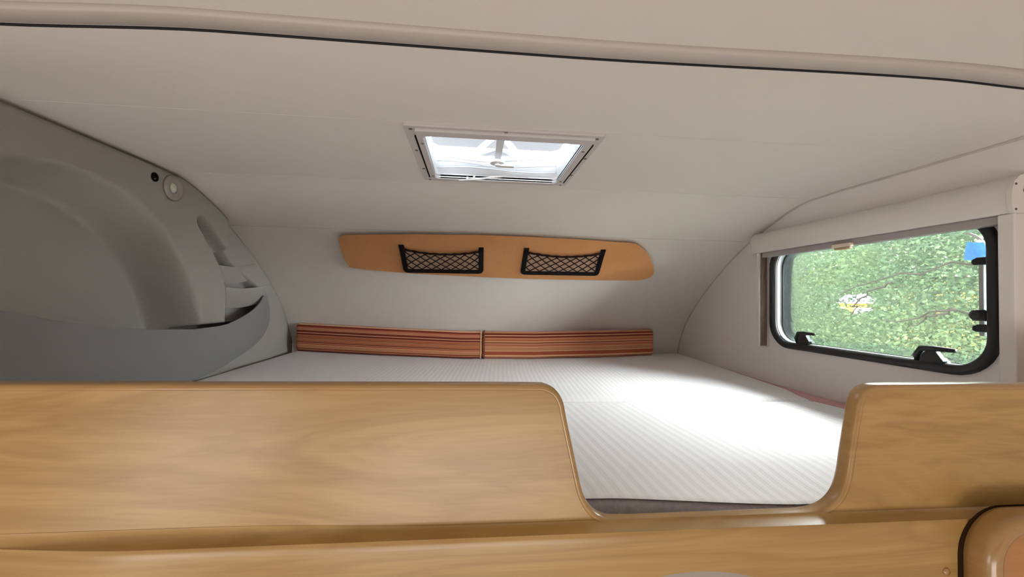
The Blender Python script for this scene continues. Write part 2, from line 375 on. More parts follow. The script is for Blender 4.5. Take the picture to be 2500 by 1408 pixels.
# bead where the roof lining meets the window wall
mb = MB(); mb.tube([lin(XR-.001, s, .0015) for s in np.linspace(S[0], PL[-1]-.2, 120)], .0036, 8)
tag(mb.build('trim_2', M['trim'], smooth=True), 'thin bead where the curved lining meets the window wall', 'trim', kind='structure')
for nm, b_, mt, lb, ct in (('wall_left', (XL-.03, XL, -2.5, 2.13, -2.0, .36), 'wallm', 'side wall hidden behind the grey moulded panel', 'wall'),
                   ('wall_back', (XL-.03, XR+.03, -2.53, -2.5, -2.0, .36), 'cab', 'rear wall of the living area behind the camera', 'wall'),
                   ('floor', (XL-.03, XR+.03, -2.53, 2.13, -2.03, -2.0), 'cab', 'brown vehicle floor far below the bed', 'floor'),
                   ('wall_front', (XL-.03, XR+.03, 2.10, 2.13, -2.0, -.36), 'cab', 'front wall of the vehicle under the bed', 'wall')):
    mb = MB(); mb.box(*b_); tag(mb.build(nm, M[mt]), lb, ct, kind='structure')

# ------------------------------------------------------------------ window_1
win = thing('window_1', (XR, cy, WZ0), 'black-framed rounded side window looking out on green trees', 'window', kind='structure')
wf = lambda u, v, d: (XR+d, u, v)
A = rrect(WY0, WY1, WZ0, WZ1, WR); B = rrect(WY0+.0195, WY1-.0195, WZ0+.0205, WZ1-.0205, WR-.018)
mb = MB()
mb.sweep([[wf(*A[i], 0), wf(*A[i], -.007), wf(A[i][0]*.75+B[i][0]*.25, A[i][1]*.75+B[i][1]*.25, -.0125), wf(A[i][0]*.25+B[i][0]*.75, A[i][1]*.25+B[i][1]*.75, -.0125), wf(*B[i], -.008), wf(*B[i], .004)] for i in range(len(A))], closed_path=True)
mb.build('window_frame', M['rubber'], win, smooth=True, autos=60)
i0, i1 = .0225, .0235
R0 = rrect(WY0+.0195, WY1-.0195, WZ0+.0195, WZ1-.0195, WR-.017); R1 = rrect(WY0+.0212, WY1-.0225, WZ0+.0222, WZ1-.0222, WR-.020)
mb = MB(); ring(mb, R0, R1, .0045, .0215, wf); mb.build('reveal', M['bright'], win, smooth=True, autos=60)['label'] = 'white reveal inside the frame'
R2 = rrect(WY0+.0225, WY1-.0275, WZ0+.0235, WZ1-.0242, WR-.023)
mb = MB(); ring(mb, R0, R2, .0217, .0260, wf); mb.build('gasket', M['black'], win, smooth=True, autos=60)
R3 = rrect(WY0+.040, WY1-.062, WZ0+.045, WZ1-.045, WR-.04)
mb = MB(); ring(mb, R2, R3, .0225, .0240, wf); mb.build('pane_rim', M['rim'], win, smooth=True, autos=60)  # bevelled pane edge, its whitish reflection put in as haze
mb = MB(); n = len(R0); mb.add([wf(*p, .0262) for p in R0]+[wf(*p, .0292) for p in R0], [tuple(range(n)), tuple(range(n, 2*n))[::-1]]+[(i, (i+1) % n, n+(i+1) % n, n+i) for i in range(n)])
mb.build('pane', M['glass'], win)
# catches: clamp base, angled body, lever
def latch(y, z, dirn, k=1.0):
    b = MB(); x = XR+.0215
    def P(dx, a, c):       # a: along the lever, c: across (towards the pane centre)
        if dirn == 'b': return (x-dx*k, y-a*k, z+c*k)
        return (x-dx*k, y+c*k, z+a*k)
    def prism(loop, d0, d1):
        n = len(loop); b.add([P(d0, *q) for q in loop]+[P(d1, *q) for q in loop], [tuple(range(n)), tuple(range(n, 2*n))[::-1]]+[(i, (i+1) % n, n+(i+1) % n, n+i) for i in range(n)])
    prism([(-.026, -.014), (.026, -.014), (.026, .002), (.016, .012), (-.010, .012), (-.026, .002)], -.002, .012)
    prism([(-.018, -.008), (.022, -.008), (.028, .006), (.012, .027), (-.004, .027), (-.016, .014)], .010, .024)
    o = b.build('latch', M['black'], win, bevel=.002)
    c = MB(); c.tube([P(.010, -.027, -.010), P(.016, -.030, .012), P(.020, -.016, .029), P(.020, .006, .031), P(.019, .048, .0305)], [.006*k, .007*k, .0068*k, .006*k, .0042*k], 8)
    c.build('lever', M['black'], o, smooth=True)
p = at(1972, 836, 'x', XR+.02); latch(p[1], p[2], 'b', 1.0)
p = at(2288, 884, 'x', XR+.02); latch(p[1], p[2], 'b', 1.08)
p = at(2386, 769, 'x', XR+.01)
mb = MB(); mb.box(XR-.002, XR+.018, WY0+.026, p[1]-.004, p[2]-.012, p[2]+.012); o = mb.build('latch', M['black'], win, bevel=.002)
mb = MB(); mb.disc(p+np.array([-.004, 0, 0]), (0, -1, 0), .0135, .014, 6, .0105); mb.disc(p+np.array([-.004, .0, 0]), (0, 1, 0), .0135, .008, 6, .008); mb.build('latch_knob', M['black'], o, bevel=.0015)
mb = MB(); ya = WY0+.036; mb.box(XR+.002, XR+.010, ya-.004, ya+.004, -.062, .10); o = mb.build('stay', M['alu'], win, bevel=.001)
for z in (.098, -.045):
    mb = MB(); mb.box(XR-.002, XR+.018, ya-.014, ya+.006, z-.008, z+.008); mb.disc((XR+.0, ya+.008, z-.001), (1, 0, 0), .0075, .012, 10); mb.build('stay_clip', M['black'], win, bevel=.001)

# ------------------------------------------------------------------ window blind
bl = thing('window_blind', (XR, 1.06, .18), 'cream blind cassette with side rails around the window, pulled up', 'blind')
pr = [(XR, .183), (XR-.042, .183), (XR-.047, .192), (XR-.048, .208), (XR-.047, .226), (XR-.041, .243), (XR-.030, .254), (XR-.015, .259), (XR, .260)]
mb = MB(); mb.sweep([[(x, y, z) for x, z in pr] for y in (.694, 1.425)]); mb.build('cassette', M['blind'], bl, smooth=True, autos=40)
for y0, y1 in ((.686, .694), (1.425, 1.432)):
    mb = MB(); mb.sweep([[(XR+(x-XR)*1.04, y, .183+(z-.183)*1.01+(0 if z > .19 else -.001)) for x, z in pr] for y in (y0, y1)]); e = mb.build('end_cap', M['blind'], bl, smooth=True, autos=40)
    if y0 < 1:
        for x, z, r in ((XR-.040, .238, .0022), (XR-.041, .189, .0022), (XR-.018, .226, .0065)):  # two screws; the larger last disc stands for a dark hole
            s_ = MB(); s_.disc((x, y0-.0008, z), (0, 1, 0), r, .002, 10); s_.build('screw', M['brown'], e)
mb = MB(); mb.box(XR-.040, XR-.0005, .689, .7155, -.158, .1825); mb.build('side_rail', M['blind'], bl, bevel=.0025)
mb = MB(); mb.box(XR-.040, XR-.0005, 1.396, 1.410, -.158, .1825); mb.build('side_rail', M['blind'], bl, bevel=.0015)
mb = MB(); mb.box(XR-.034, XR-.012, 1.392, 1.3955, -.153, .1825); mb.build('rail_groove', M['brown'], bl)
mb = MB(); mb.box(XR-.032, XR-.010, .717, 1.391, .1655, .1828); mb.build('blind_bar', M['grey_bar'], bl, bevel=.002)
p = at(2058, 603, 'x', XR-.036)
mb = MB(); mb.box(XR-.044, XR-.033, p[1]-.030, p[1]+.030, .161, .172); mb.box(XR-.040, XR-.032, p[1]-.022, p[1]+.022, .155, .165); mb.build('pull_tab', M['tab'], bl, bevel=.002)
mb = MB(); mb.box(XR-.0445, XR-.036, p[1]-.029, p[1]+.020, .1555, .1605); mb.build('tab_grip', M['tabd'], bl, bevel=.001)

# ------------------------------------------------------------------ grey moulded panel on the other side
XP = -.822
pod = thing('moulded_side_panel', (XP-.03, 1.2, -.28), 'large grey moulded plastic side panel with a deep rounded recess and small pockets', 'panel')
def sdf(P, poly):
    """signed distance (positive inside) of points P to a closed polygon"""
    poly = np.array(poly); a = poly; b = np.roll(poly, -1, 0); d = np.full(len(P), 1e9); ins = np.zeros(len(P), bool)
    for p, q in zip(a, b):
        e = q-p; t = np.clip(((P-p)@e)/(e@e), 0, 1); d = np.minimum(d, np.linalg.norm(P-(p+t[:, None]*e), axis=1))
        c = ((p[1] > P[:, 1]) != (q[1] > P[:, 1])); xi = (q[0]-p[0])*(P[:, 1]-p[1])/((q[1]-p[1]) if abs(q[1]-p[1]) > 1e-12 else 1e-12)+p[0]
        ins ^= c & (P[:, 0] < xi)
    return np.where(ins, d, -d)
rec = list(catmull([(.30, .19), (.55, .222), (.785, .244), (.86, .255), (.95, .257), (1.071, .232), (1.167, .174), (1.249, .089), (1.307, -.004), (1.345, -.099), (1.352, -.165)], 6)) + [(.30, -.165)]
opn = list(catmull([(1.483, -.165), (1.480, -.094), (1.454, .024), (1.417, .090), (1.351, .161), (1.303, .212), (1.313, .233), (1.348, .224), (1.446, .160), (1.533, .099), (1.707, .028), (1.775, -.005), (1.765, -.09), (1.72, -.165)], 6))
poc = [(.30, -.093), (1.735, -.093), (1.70, -.17), (1.40, -.205), (.30, -.205)]
NY, NZ = 230, 130
YY = np.linspace(.56, 2.045, NY)
ztop = np.array([z_at_y(y) for y in YY]) - np.where(YY < 1.22, .0075, np.where(YY < 1.5, .004, .002))
vv = np.linspace(0, 1, NZ); zb = -.36
P = np.stack([np.repeat(YY, NZ), (zb + (ztop[:, None]-zb)*vv[None, :]).ravel()], 1)
dep = np.maximum(.135*smooth01(sdf(P, rec)/.045), np.maximum(.042*smooth01(sdf(P, opn)/.012), .085*smooth01(sdf(P, poc)/.012)))
X = XP - dep - .018*smooth01((P[:, 0]-1.4585)/.006) - .010*smooth01((P[:, 0]-1.8)/.2)
# the rim rolls back where it meets the roof lining
edge = (ztop[:, None]-P[:, 1].reshape(NY, NZ)).ravel(); X -= .005*(1-smooth01(edge/.006))
mb = MB(); mb.add(np.c_[X, P], [(i*NZ+j, (i+1)*NZ+j, (i+1)*NZ+j+1, i*NZ+j+1) for i in range(NY-1) for j in range(NZ-1)])
mb.build('panel_shell', M['pod'], pod, smooth=True, recalc=False)
# big storage tray: lip curve and foot curve, split where the mouldings meet
lip = resample(catmull([(.58, -.002), (.778, -.036), (.868, -.057), (1.026, -.083), (1.197, -.100), (1.317, -.103), (1.43, -.098), (1.539, -.075), (1.65, -.045), (1.745, -.009)]), 90)
foot = resample(catmull([(.58, -.250), (.80, -.250), (1.05, -.250), (1.22, -.250), (1.341, -.246), (1.456, -.228), (1.621, -.193), (1.735, -.149), (1.786, -.095), (1.785, -.045), (1.752, -.008)]), 90)
ksplit = int(np.argmin(abs(lip[:, 0]-1.437)))
fk = int(np.argmin(abs(foot[:, 0]-1.452)))
lipN, footN = resample(lip[:ksplit+1], 60), resample(foot[:fk+1], 60)
lipF, footF = resample(lip[ksplit:], 40), resample(foot[fk:], 40)
def tray(L, Fo, x0, x1, bend):
    b = MB(); n = len(L)
    def f(u, v):
        i = u*(n-1); i = int(round(i)); q = L[i]*(1-v)+Fo[i]*v
        return (x0+(x1-x0)*v+.012*math.sin(math.pi*min(1, v*1.0))-bend*u*u, q[0], q[1])
    b.grid(f, n, 14); return b
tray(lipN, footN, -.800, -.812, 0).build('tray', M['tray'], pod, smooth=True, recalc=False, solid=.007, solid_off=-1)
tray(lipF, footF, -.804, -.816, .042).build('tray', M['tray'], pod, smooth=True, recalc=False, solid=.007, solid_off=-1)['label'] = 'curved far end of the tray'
# small pockets inside the opening: lips at two heights
def pocket(pa, pb, drop, x):
    a = at(*pa, 'x', x); b_ = at(*pb, 'x', x); q = MB()
    def f(u, v):
        y = a[1]-.06+u*(b_[1]-a[1]+.17); z = a[2]+(b_[2]-a[2])*u - .012*math.sin(math.pi*u)
        return (x-.012*v, y, z-drop*v)
    q.grid(f, 20, 6); q.build('pocket', M['pod'], pod, smooth=True, recalc=False, solid=.004, solid_off=-1)
    s_ = MB(); s_.grid(lambda u, v: (x-.012-v*.06, a[1]-.06+u*(b_[1]-a[1]+.17), a[2]+(b_[2]-a[2])*u-.010*math.sin(math.pi*u)-drop), 12, 3)
    s_.build('pocket_floor', M['pod'], pod, smooth=True, recalc=False)
pocket((527, 643), (580, 637), .062, -.842)
pocket((550, 698), (622, 692), .070, -.842)
# spotlight and the black socket
def on_pod(px, py): return at(px, py, 'x', XP)
p = on_pod(421, 459)
sp = thing('reading_spotlight', (XP, p[1], p[2]), 'small round reading spotlight with a pale lens on the grey panel rim', 'lamp')
def lathe(c, prof, n=28):
    b = MB(); b.sweep([[(c[0]+h, c[1]+r*math.cos(2*math.pi*k/n), c[2]+r*math.sin(2*math.pi*k/n)) for h, r in prof] for k in range(n)], closed_path=True, closed_prof=False); return b
lathe(p, [(-.002, .0335), (.004, .0335), (.0085, .0305), (.010, .026), (.0060, .0165), (.004, .0145), (.002, .0135)]).build('bezel', M['bezel'], sp, smooth=True, autos=60)
lathe(p, [(-.002, .0355), (.0015, .0355), (.0018, .0330)]).build('seat_ring', M['screw'], sp, smooth=True, autos=60)
lathe(p+np.array([0, -.002, 0]), [(.0030, .0140), (.0065, .0105), (.0082, .006), (.0086, .0005)]).build('lens', M['lens'], sp, smooth=True)
p = on_pod(377, 432)
so = thing('panel_socket', (XP, p[1], p[2]), 'black round socket in the grey panel beside the spotlight', 'socket')
lathe(p, [(-.002, .0118), (.002, .0118), (.003, .0105), (.001, .009), (.0005, .0005)], 20).build('socket_cup', M['dark'], so, smooth=True)
s_ = MB(); s_.disc(p+np.array([.0006, .0, -.004]), (1, 0, 0), .0022, .0015, 10); s_.build('contact_pin', M['screw'], so)

# ------------------------------------------------------------------ bed
def bed_z(x, y):
    return -.2875 + .030*float(np.clip((-.05-x)/.78, 0, 1)) + .020*float(np.clip((x-.3)/.7, 0, 1)*np.clip((y-1.3)/.6, 0, 1))
bb = MB(); bb.box(-.80, XR-.005, .60, 2.06, -.45, -.402)
tag(bb.build('bunk_platform', M['cab'], bevel=.003), 'flat board carrying the mattresses, seen only through the oval cut-out', 'bed')
def mattress(name, label, x0, x1fn, y0, y1, mat, front_open, zf):
    t = thing(name, (0, (y0+y1)/2, -.402), label, 'mattress', 'mattresses of the alcove bed')
    r = .022
    def body(off, side_drop, front_drop, back_drop, nx=70, ny=46):
        # top surface with rounded shoulders and skirts
        us = [0, 0, .25, .6, 1]; V = []; b = MB()
        def prof(d):   # distance from edge -> drop of the shoulder
            return 0 if d >= r else r-math.sqrt(max(0, r*r-(r-d)**2))
        def f(u, v):
            y = y0+(y1-y0)*v; y += (.0035*math.sin(11*(x0+u)+.5)+.002*math.sin(23*u))*(0 if front_drop else 1)*max(0, 1-v*20); xr = x1fn(y); x = x0+(xr-x0)*u
            d = min(x-x0, xr-x, y-y0, y1-y); z = zf(x, y)+off-.8*prof(max(0, d))
            return (x, y, z)
        uu = np.r_[np.linspace(0, r/(1.9), 6), np.linspace(r/1.9, 1-r/1.9, nx)[1:-1], np.linspace(1-r/1.9, 1, 6)]
        L = y1-y0; v0 = .0 if front_drop else .0125/L; v2 = np.r_[np.linspace(v0, max(v0+.001, r/L), 6), np.linspace(r/L, 1-r/L, ny)[1:-1], np.linspace(1-r/L, 1, 6)]
        n, m = len(uu), len(v2); V = [f(u, v) for u in uu for v in v2]
        Fc = [(i*m+j, (i+1)*m+j, (i+1)*m+j+1, i*m+j+1) for i in range(n-1) for j in range(m-1)]
        def skirt(idx, drop):
            nonlocal V, Fc
            k = len(V); V += [(V[i][0], V[i][1], (drop if drop < -.2 else V[i][2]-drop)) for i in idx]
            Fc += [(idx[i], idx[i+1], k+i+1, k+i) for i in range(len(idx)-1)]
        skirt([j for j in range(m)], side_drop); skirt([(n-1)*m+j for j in range(m)], side_drop)
        if front_drop: skirt([i*m for i in range(n)], front_drop)
        if back_drop: skirt([i*m+m-1 for i in range(n)], back_drop)
        b.add(V, Fc); return b
    bd = body(0, -.4015, -.4015, -.4015)
    bd.build('mattress_core', M['ticking'], t, smooth=True, recalc=True, autos=60)
    body(.0035, .055, None if front_open else .05, .05).build('fitted_sheet', mat, t, smooth=True, recalc=False)
    return t
def xr_far(y): return 1.022+.040*smooth01((y-1.15)/.16)
def xr_near(y): return 1.024+.018*smooth01((1.13-y)/.12)
mattress('mattress', 'wide rear mattress under a white striped sheet, carrying the cushions', -.815, xr_far, 1.143, 2.03, M['sheet_far'], False, bed_z)
def near_z(x, y):
    e = smooth01((.72-y)/.12); return -.2892 + .030*float(np.clip((-.05-x)/.78, 0, 1)) + e*(.0035*math.sin(9*x+.6)-.0115*float(np.clip((x-.22)/.28, 0, 1)))
mattress('mattress', 'front mattress in the notch with white sheet and bare grey front edge', -.815, xr_near, .572, 1.140, M['sheet_near'], True, near_z)
pk = MB(); pk.grid(lambda u, v: ((lambda y: (xr_far(y) if y > 1.142 else xr_near(y)))(.58+1.40*v)+.001 + (1-u)*0 + u*(1.0745-.001-(lambda y: (xr_far(y) if y > 1.142 else xr_near(y)))(.58+1.40*v)), .58+1.40*v, -.2945+.012*math.sin(math.pi*min(1, u*1.02))-.004*math.sin(14*v)*u), 12, 60)
tag(pk.build('fabric_strip', M['pink'], smooth=True, recalc=False, solid=.03, solid_off=-1), 'pink fabric strip tucked between mattress and window wall', 'fabric')

# striped cushions against the front wall
DR, RU, TN, LT, PK = (.16, .022, .011), (.33, .070, .030), (.44, .185, .090), (.66, .38, .22), (.42, .16, .095)
seqL = [(0, DR), (.07, TN), (.10, DR), (.13, TN), (.25, LT), (.262, RU), (.30, TN), (.33, DR), (.36, TN), (.38, RU), (.41, TN), (.44, RU), (.46, TN), (.49, DR), (.51, TN), (.53, RU), (.57, TN), (.60, DR), (.665, LT), (.69, DR), (.765, TN), (.785, PK), (.865, RU), (.90, DR), (.955, LT), (.985, TN)]
seqR = [(0, PK), (.06, DR), (.08, LT), (.14, RU), (.155, RU), (.255, DR), (.27, LT), (.30, TN), (.43, LT), (.45, RU), (.47, TN), (.50, RU), (.52, PK), (.55, LT), (.565, DR), (.60, TN), (.63, LT), (.65, RU), (.68, TN), (.70, RU), (.715, TN), (.77, DR), (.84, LT), (.87, DR), (.945, TN), (.985, PK)]
seqL, seqR = seqL[:32], seqR[:32]
def cushion(label, x0, x1, seq, pipe_end, h=.1275, d=.066, y0=1.932):
    t = thing('bolster_cushion', ((x0+x1)/2, y0+.03, bed_z((x0+x1)/2, y0)), label, 'cushion', 'striped cushions along the front wall')
    m = stripes('striped_'+('left' if x0 < 0 else 'right'), seq, 0, 1)
    r = .012; n = 90; rings = []; uvr = []
    loop = rrect(0, d, 0, h, r, 5)
    def fv(yy, zz):  # fraction up the face; the top wraps on with the last bands
        return min(1.0, max(0.0, zz/h))
    xs = np.r_[np.linspace(x0, x0+r, 6)[:-1], np.linspace(x0+r, x1-r, n), np.linspace(x1-r, x1, 6)[1:]]
    for x in xs:
        e = min(x-x0, x1-x); k = 0 if e >= r else r-math.sqrt(max(0, r*r-(r-e)**2)); k *= .9
        back_ = .028*max(0, (-.45-x)/.35)**1.5 + .020*max(0, (x-.62)/.28)**1.5
        zb_ = bed_z(x, y0)+.0045
        wob = .0015*math.sin(7*x)+.001*math.sin(19*x)
        rings.append([(x, y0+back_+wob+d/2+(u-d/2)*(1-2*k/d*.6), zb_+h/2+(v-h/2)*(1-2*k/h)) for u, v in loop]); uvr.append([fv(u, v) for u, v in loop])
    b = MB(); b.sweep(rings)
    o = b.build('cushion_cover', m, t, smooth=True, autos=60, recalc=False)
    me = o.data; uv = me.uv_layers.new(name='UVMap'); fl = [q for r_ in uvr for q in r_]
    for lp in me.loops: uv.data[lp.index].uv = (0.5, fl[lp.vertex_index])
    pb = MB(); x = x1-.004 if pipe_end > 0 else x0+.004; q = rings[-4 if pipe_end > 0 else 3]
    q = [np.array(v) for v in q]; c = sum(q)/len(q); q = [c+(v-c)*1.012 for v in q]
    pb.tube(q+[q[0]], .0030, 6, caps=False); pb.build('piping', M['pipeL' if pipe_end > 0 else 'pipeR'], t, smooth=True)
M['net_black'] = plain('matt_black_plastic', (.006, .006, .007), .6, spec=.12)
M['backing'] = plain('pale_backing', (.60, .40, .27), .7)
M['pipeL'] = plain('cream_piping', (.62, .40, .24), .8); M['pipeR'] = plain('rust_piping', (.22, .055, .025), .8)
cushion('long striped rust cushion nearer the grey moulded panel', -.800, .0485, seqL, 1)
cushion('long striped rust cushion nearer the window wall', .0515, .893, seqR, -1)

# ------------------------------------------------------------------ suede panel with net pockets
sue = thing('suede_wall_panel', tuple(lin(.14, s_at_y(1.62), 0)), 'long orange suede panel with rounded ends on the curved lining', 'panel')
topc = [(828, 584), (831, 576), (842, 571), (900, 569), (1000, 568), (1200, 571), (1400, 580), (1500, 587), (1535, 589), (1552, 592), (1570, 604), (1584, 622), (1593, 643), (1597, 659)]
botc = [(828, 584), (833, 606), (842, 630), (852, 644), (870, 652), (1000, 664), (1150, 672), (1300, 678), (1440, 681), (1530, 682), (1556, 681.5), (1576, 678), (1591, 671), (1597, 659)]
T = np.array([on_lining(*p, .008) for p in topc]); Bq = np.array([on_lining(*p, .008) for p in botc])
T = resample(catmull(T, 8), 200); Bq = resample(catmull(Bq, 8), 200)
poly = np.r_[T, Bq[::-1]]
def sue_off(x, s, e): return .014*math.sqrt(max(0, 1-(1-min(1, e/.014))**2))
b = MB(); nr = 22; V = []
for i in range(len(T)):
    for q in .5-.5*np.cos(np.linspace(0, math.pi, nr)): V.append(T[i]*(1-q)+Bq[i]*q)
E_ = np.maximum(sdf(np.array(V), poly), 0)
b.add([lin(x, s, sue_off(x, s, e)) for (x, s), e in zip(V, E_)], [(i*nr+j, (i+1)*nr+j, (i+1)*nr+j+1, i*nr+j+1) for i in range(len(T)-1) for j in range(nr-1)])
b.build('suede_cover', M['suede'], sue, smooth=True, recalc=False)

def net(label, tl, bl_, br, tr, sag):
    O = .0165
    q = [np.array(on_lining(*p, O)) for p in (tl, bl_, br, tr)]
    t = thing('net_pocket', tuple(lin(*((q[1]+q[2])/2), O)), label, 'net', 'net pockets on the suede panel')
    # U-shaped frame, flat bar with rounded corners
    path = [q[0], q[0]*.5+q[1]*.5]
    def corner(a, c, d, r=.022):
        e1 = (a-c)/np.linalg.norm(a-c); e2 = (d-c)/np.linalg.norm(d-c)
        return [c+e1*r*(1-k)**2+e2*r*k**2 for k in np.linspace(0, 1, 7)]
    path += corner(q[0], q[1], q[2]); path += [q[1]*.75+q[2]*.25, q[1]*.5+q[2]*.5, q[1]*.25+q[2]*.75] + corner(q[1], q[2], q[3]); path += [q[2]*.5+q[3]*.5, q[3]]
    path = resample(path, 60); cen = (q[0]+q[1]+q[2]+q[3])/4; rings = []
    for i in range(len(path)):
        d = path[min(i+1, 59)]-path[max(i-1, 0)]; d /= np.linalg.norm(d); nn = np.array([d[1], -d[0]])
        if nn@(cen-path[i]) < 0: nn = -nn
        side = i < 17 or i > 42
        wd = .019 if side else .018
        rings.append([lin(*(path[i]+nn*a), O+h) for a, h in ((0, -.003), (0, .004), (.002, .0065), (wd-.002, .0065), (wd, .004), (wd, -.003))])
    fb = MB(); fb.sweep(rings); fb.build('pocket_frame', M['net_black'], t, smooth=True, autos=50)
    kb = MB(); kb.grid(lambda u, v: lin(*((q[1]+(q[2]-q[1])*u)*(1-v*(.80-.40*u*(1-u)))+(q[0]+(q[3]-q[0])*u)*v*(.80-.40*u*(1-u))), O-.0012), 8, 5); kb.build('backing_sheet', M['backing'], t, smooth=True, recalc=False)['label'] = 'pale backing behind the net'
    # tapered net: patch (u across, v from bottom to the sagging top cord)
    def patch(u, v, h=0):
        a = q[1]+(q[2]-q[1])*u; c = q[0]+(q[3]-q[0])*u; c = c+(a-c)*(.10+sag*4*u*(1-u))
        p = a+(c-a)*v; p = p+(cen-p)*.05
        return lin(*p, O+.003+.006*math.sin(math.pi*u)*(.25+.75*v)+h)
    nb = MB(); nu = 8.0; nv = 6.5
    def cord(k, sgn):
        pts = []
        for v in np.linspace(.0, 1, 30):
            u = (k+sgn*v*nv/2)/nu
            if 0 <= u <= 1: pts.append(patch(u, v, sgn*.0008))
        if len(pts) > 1: nb.tube(pts, .00215, 5)
    for k in np.arange(-4.0, nu+4.0, 1.0): cord(k+.25, 1); cord(k+.25, -1)
    nb.tube([patch(u, 1+.012*math.sin(50*u)) for u in np.linspace(0, 1, 40)], .0042, 6)
    nb.build('net_mesh', M['cord'], t, smooth=True)
net('black net pocket on the end of the suede panel nearer the grey panel', (973, 598), (986, 663), (1180, 666), (1181, 605), .12)
net('black net pocket on the end of the suede panel nearer the window', (1280, 606), (1270, 668), (1461, 671), (1479, 610), .12)

# ------------------------------------------------------------------ roof hatch
ZC = .337
hatch = thing('roof_hatch', (.06, .98, ZC), 'square white roof hatch with screwed flange and milky dome above the bed', 'roof hatch')
hf = lambda u, v, d: (u, v, ZC-d)
ox0, ox1, oy0, oy1 = -.142, .262, .7975, 1.166
ix0, ix1, iy0, iy1 = -.106, .227, .832, 1.124
nA = rrect(ox0, ox1, oy0, oy1, .006, 6); nB = rrect(ix0, ix1, iy0, iy1, .012, 6)
mb = MB(); ring(mb, nA, nB, -.001, .006, hf); mb.build('flange', M['flange'], hatch, bevel=.0015)
nC = rrect(-.120, .244, .806, 1.146, (.004, .004, .03, .03), 6)
mb = MB(); ring(mb, nC, nB, .0055, .0125, hf); mb.build('inner_frame', M['flange'], hatch, bevel=.002)
for x0, x1 in ((-.1245, -.1202), (.2442, .2492)):
    mb = MB(); mb.box(x0, x1, .842, 1.125, ZC-.0095, ZC-.005); mb.build('screen_groove_shade', M['dark'], hatch)  # solid dark strips stand in for the shade in the screen grooves
for x, y in ((-.128, .812), (.06, .806), (.248, .812), (-.132, .93), (.256, .93), (-.131, 1.06), (.255, 1.06), (-.125, 1.155), (.06, 1.157), (.245, 1.155)):
    mb = MB(); mb.disc((x, y, ZC-.0058), (0, 0, -1), .0036, .0016, 10); mb.build('screw', M['screw'], hatch)
for x, y in ((-.112, .87), (.234, .87), (-.112, 1.10), (.234, 1.10)):
    mb = MB(); mb.disc((x, y, ZC-.0122), (0, 0, -1), .0034, .0014, 10); mb.build('screw', M['screw'], hatch)
# reveal up through the roof, dome, rib, arm
U0 = rrect(ix0-.005, ix1+.005, iy0-.005, iy1+.005, .015, 6); U1 = rrect(ix0, ix1, iy0, iy1, .012, 6)
mb = MB(); ring(mb, U0, U1, -.040, .0115, hf); mb.build('reveal', M['ribs'], hatch, smooth=True, autos=50)
D0 = rrect(-.150, .272, .785, 1.182, .03, 6); D1 = rrect(-.138, .260, .797, 1.170, .03, 6); D2 = rrect(-.118, .238, .82, 1.152, .03, 6)
mb = MB(); n = len(D0)
mb.sweep([[hf(*D0[i], -.030), hf(*D1[i], -.072), hf(*D2[i], -.088)] for i in range(n)], closed_path=True, closed_prof=False)
mb.build('dome', M['dome'], hatch, smooth=True, autos=30, recalc=False)
mb = MB(); mb.add([hf(*q, -.0882) for q in D2], [tuple(range(n))]); mb.build('dome_panel', M['panel_t'], hatch, recalc=False)
mb = MB(); ring(mb, rrect(-.150, .272, .785, 1.182, .03, 6), U0, -.0405, -.030, hf); mb.build('dome_seat', M['ribs'], hatch)
# pleated flyscreen bunched against the front side
mb = MB(); mb.grid(lambda u, v: (ix0+.002+u*(ix1-ix0-.004), 1.122-.012*v-.010*math.sin(math.pi*v*2)*math.sin(math.pi*u)+.003*math.sin(9*u+5*v), ZC+.002+.045*v+.008*math.sin(2*math.pi*u)*v), 50, 14)
mb.build('flyscreen', M['fly'], hatch, smooth=True, recalc=False)
for k, (zz, aa, ph) in enumerate(((.012, .004, 0), (.026, .006, 1.2), (.040, .007, 2.2))):
    mb = MB(); mb.tube([(ix0+.004+u*(ix1-ix0-.008), 1.106-.006*math.sin(math.pi*u), ZC+zz+aa*math.sin(2*math.pi*u+ph)) for u in np.linspace(0, 1, 24)], .0022, 6); mb.build('fold', M['arm'], hatch, smooth=True)
for sx in (-1, 1):
    c = .058; mb = MB()
    pts = [(c+sx*.016, 1.03, ZC+.070), (c+sx*.050, 1.108, ZC+.066)]
    mb.tube(pts, .011, 4); mb.build('brace', M['ribs'], hatch)
mb = MB(); mb.add([(c_, y_, z_) for (c_, y_) in ((.058, 1.06), (.010, 1.112), (.106, 1.112)) for z_ in (ZC+.052, ZC+.058)], [(0, 2, 4), (1, 5, 3), (0, 1, 3, 2), (2, 3, 5, 4), (4, 5, 1, 0)]); mb.build('gusset', M['arm'], hatch)
mb = MB(); mb.sweep([[(.058+.012*s_*(1-.3*t), .834+t*.225, ZC+.045-.018*t+h) for s_, h in ((-1, 0), (1, 0), (1, .006), (-1, .006))] for t in np.linspace(0, 1, 8)]); mb.build('arm', M['arm'], hatch, bevel=.001)
kp = np.array([.056, 1.05, ZC+.012])
mb = MB(); mb.disc(kp, (0, 0, 1), .018, .006, 24, .020); mb.disc(kp+np.array([.002, 0, -.006]), (0, 0, 1), .008, .008, 16); mb.build('knob', M['white'], hatch, smooth=True, autos=40)
mb = MB(); mb.box(.056, .100, 1.046, 1.058, kp[2]-.007, kp[2]-.001); mb.build('crank', M['white'], hatch, bevel=.001)
a, b_ = at(1120, 440, 'z', ZC-.020), at(1226, 431, 'z', ZC-.016)
mb = MB(); mb.tube([a, a*.6+b_*.4+np.array([0, 0, -.001]), a*.25+b_*.75, b_], [.0022, .0026, .0026, .002], 8); o = mb.build('screen_lever', M['white'], hatch, smooth=True)
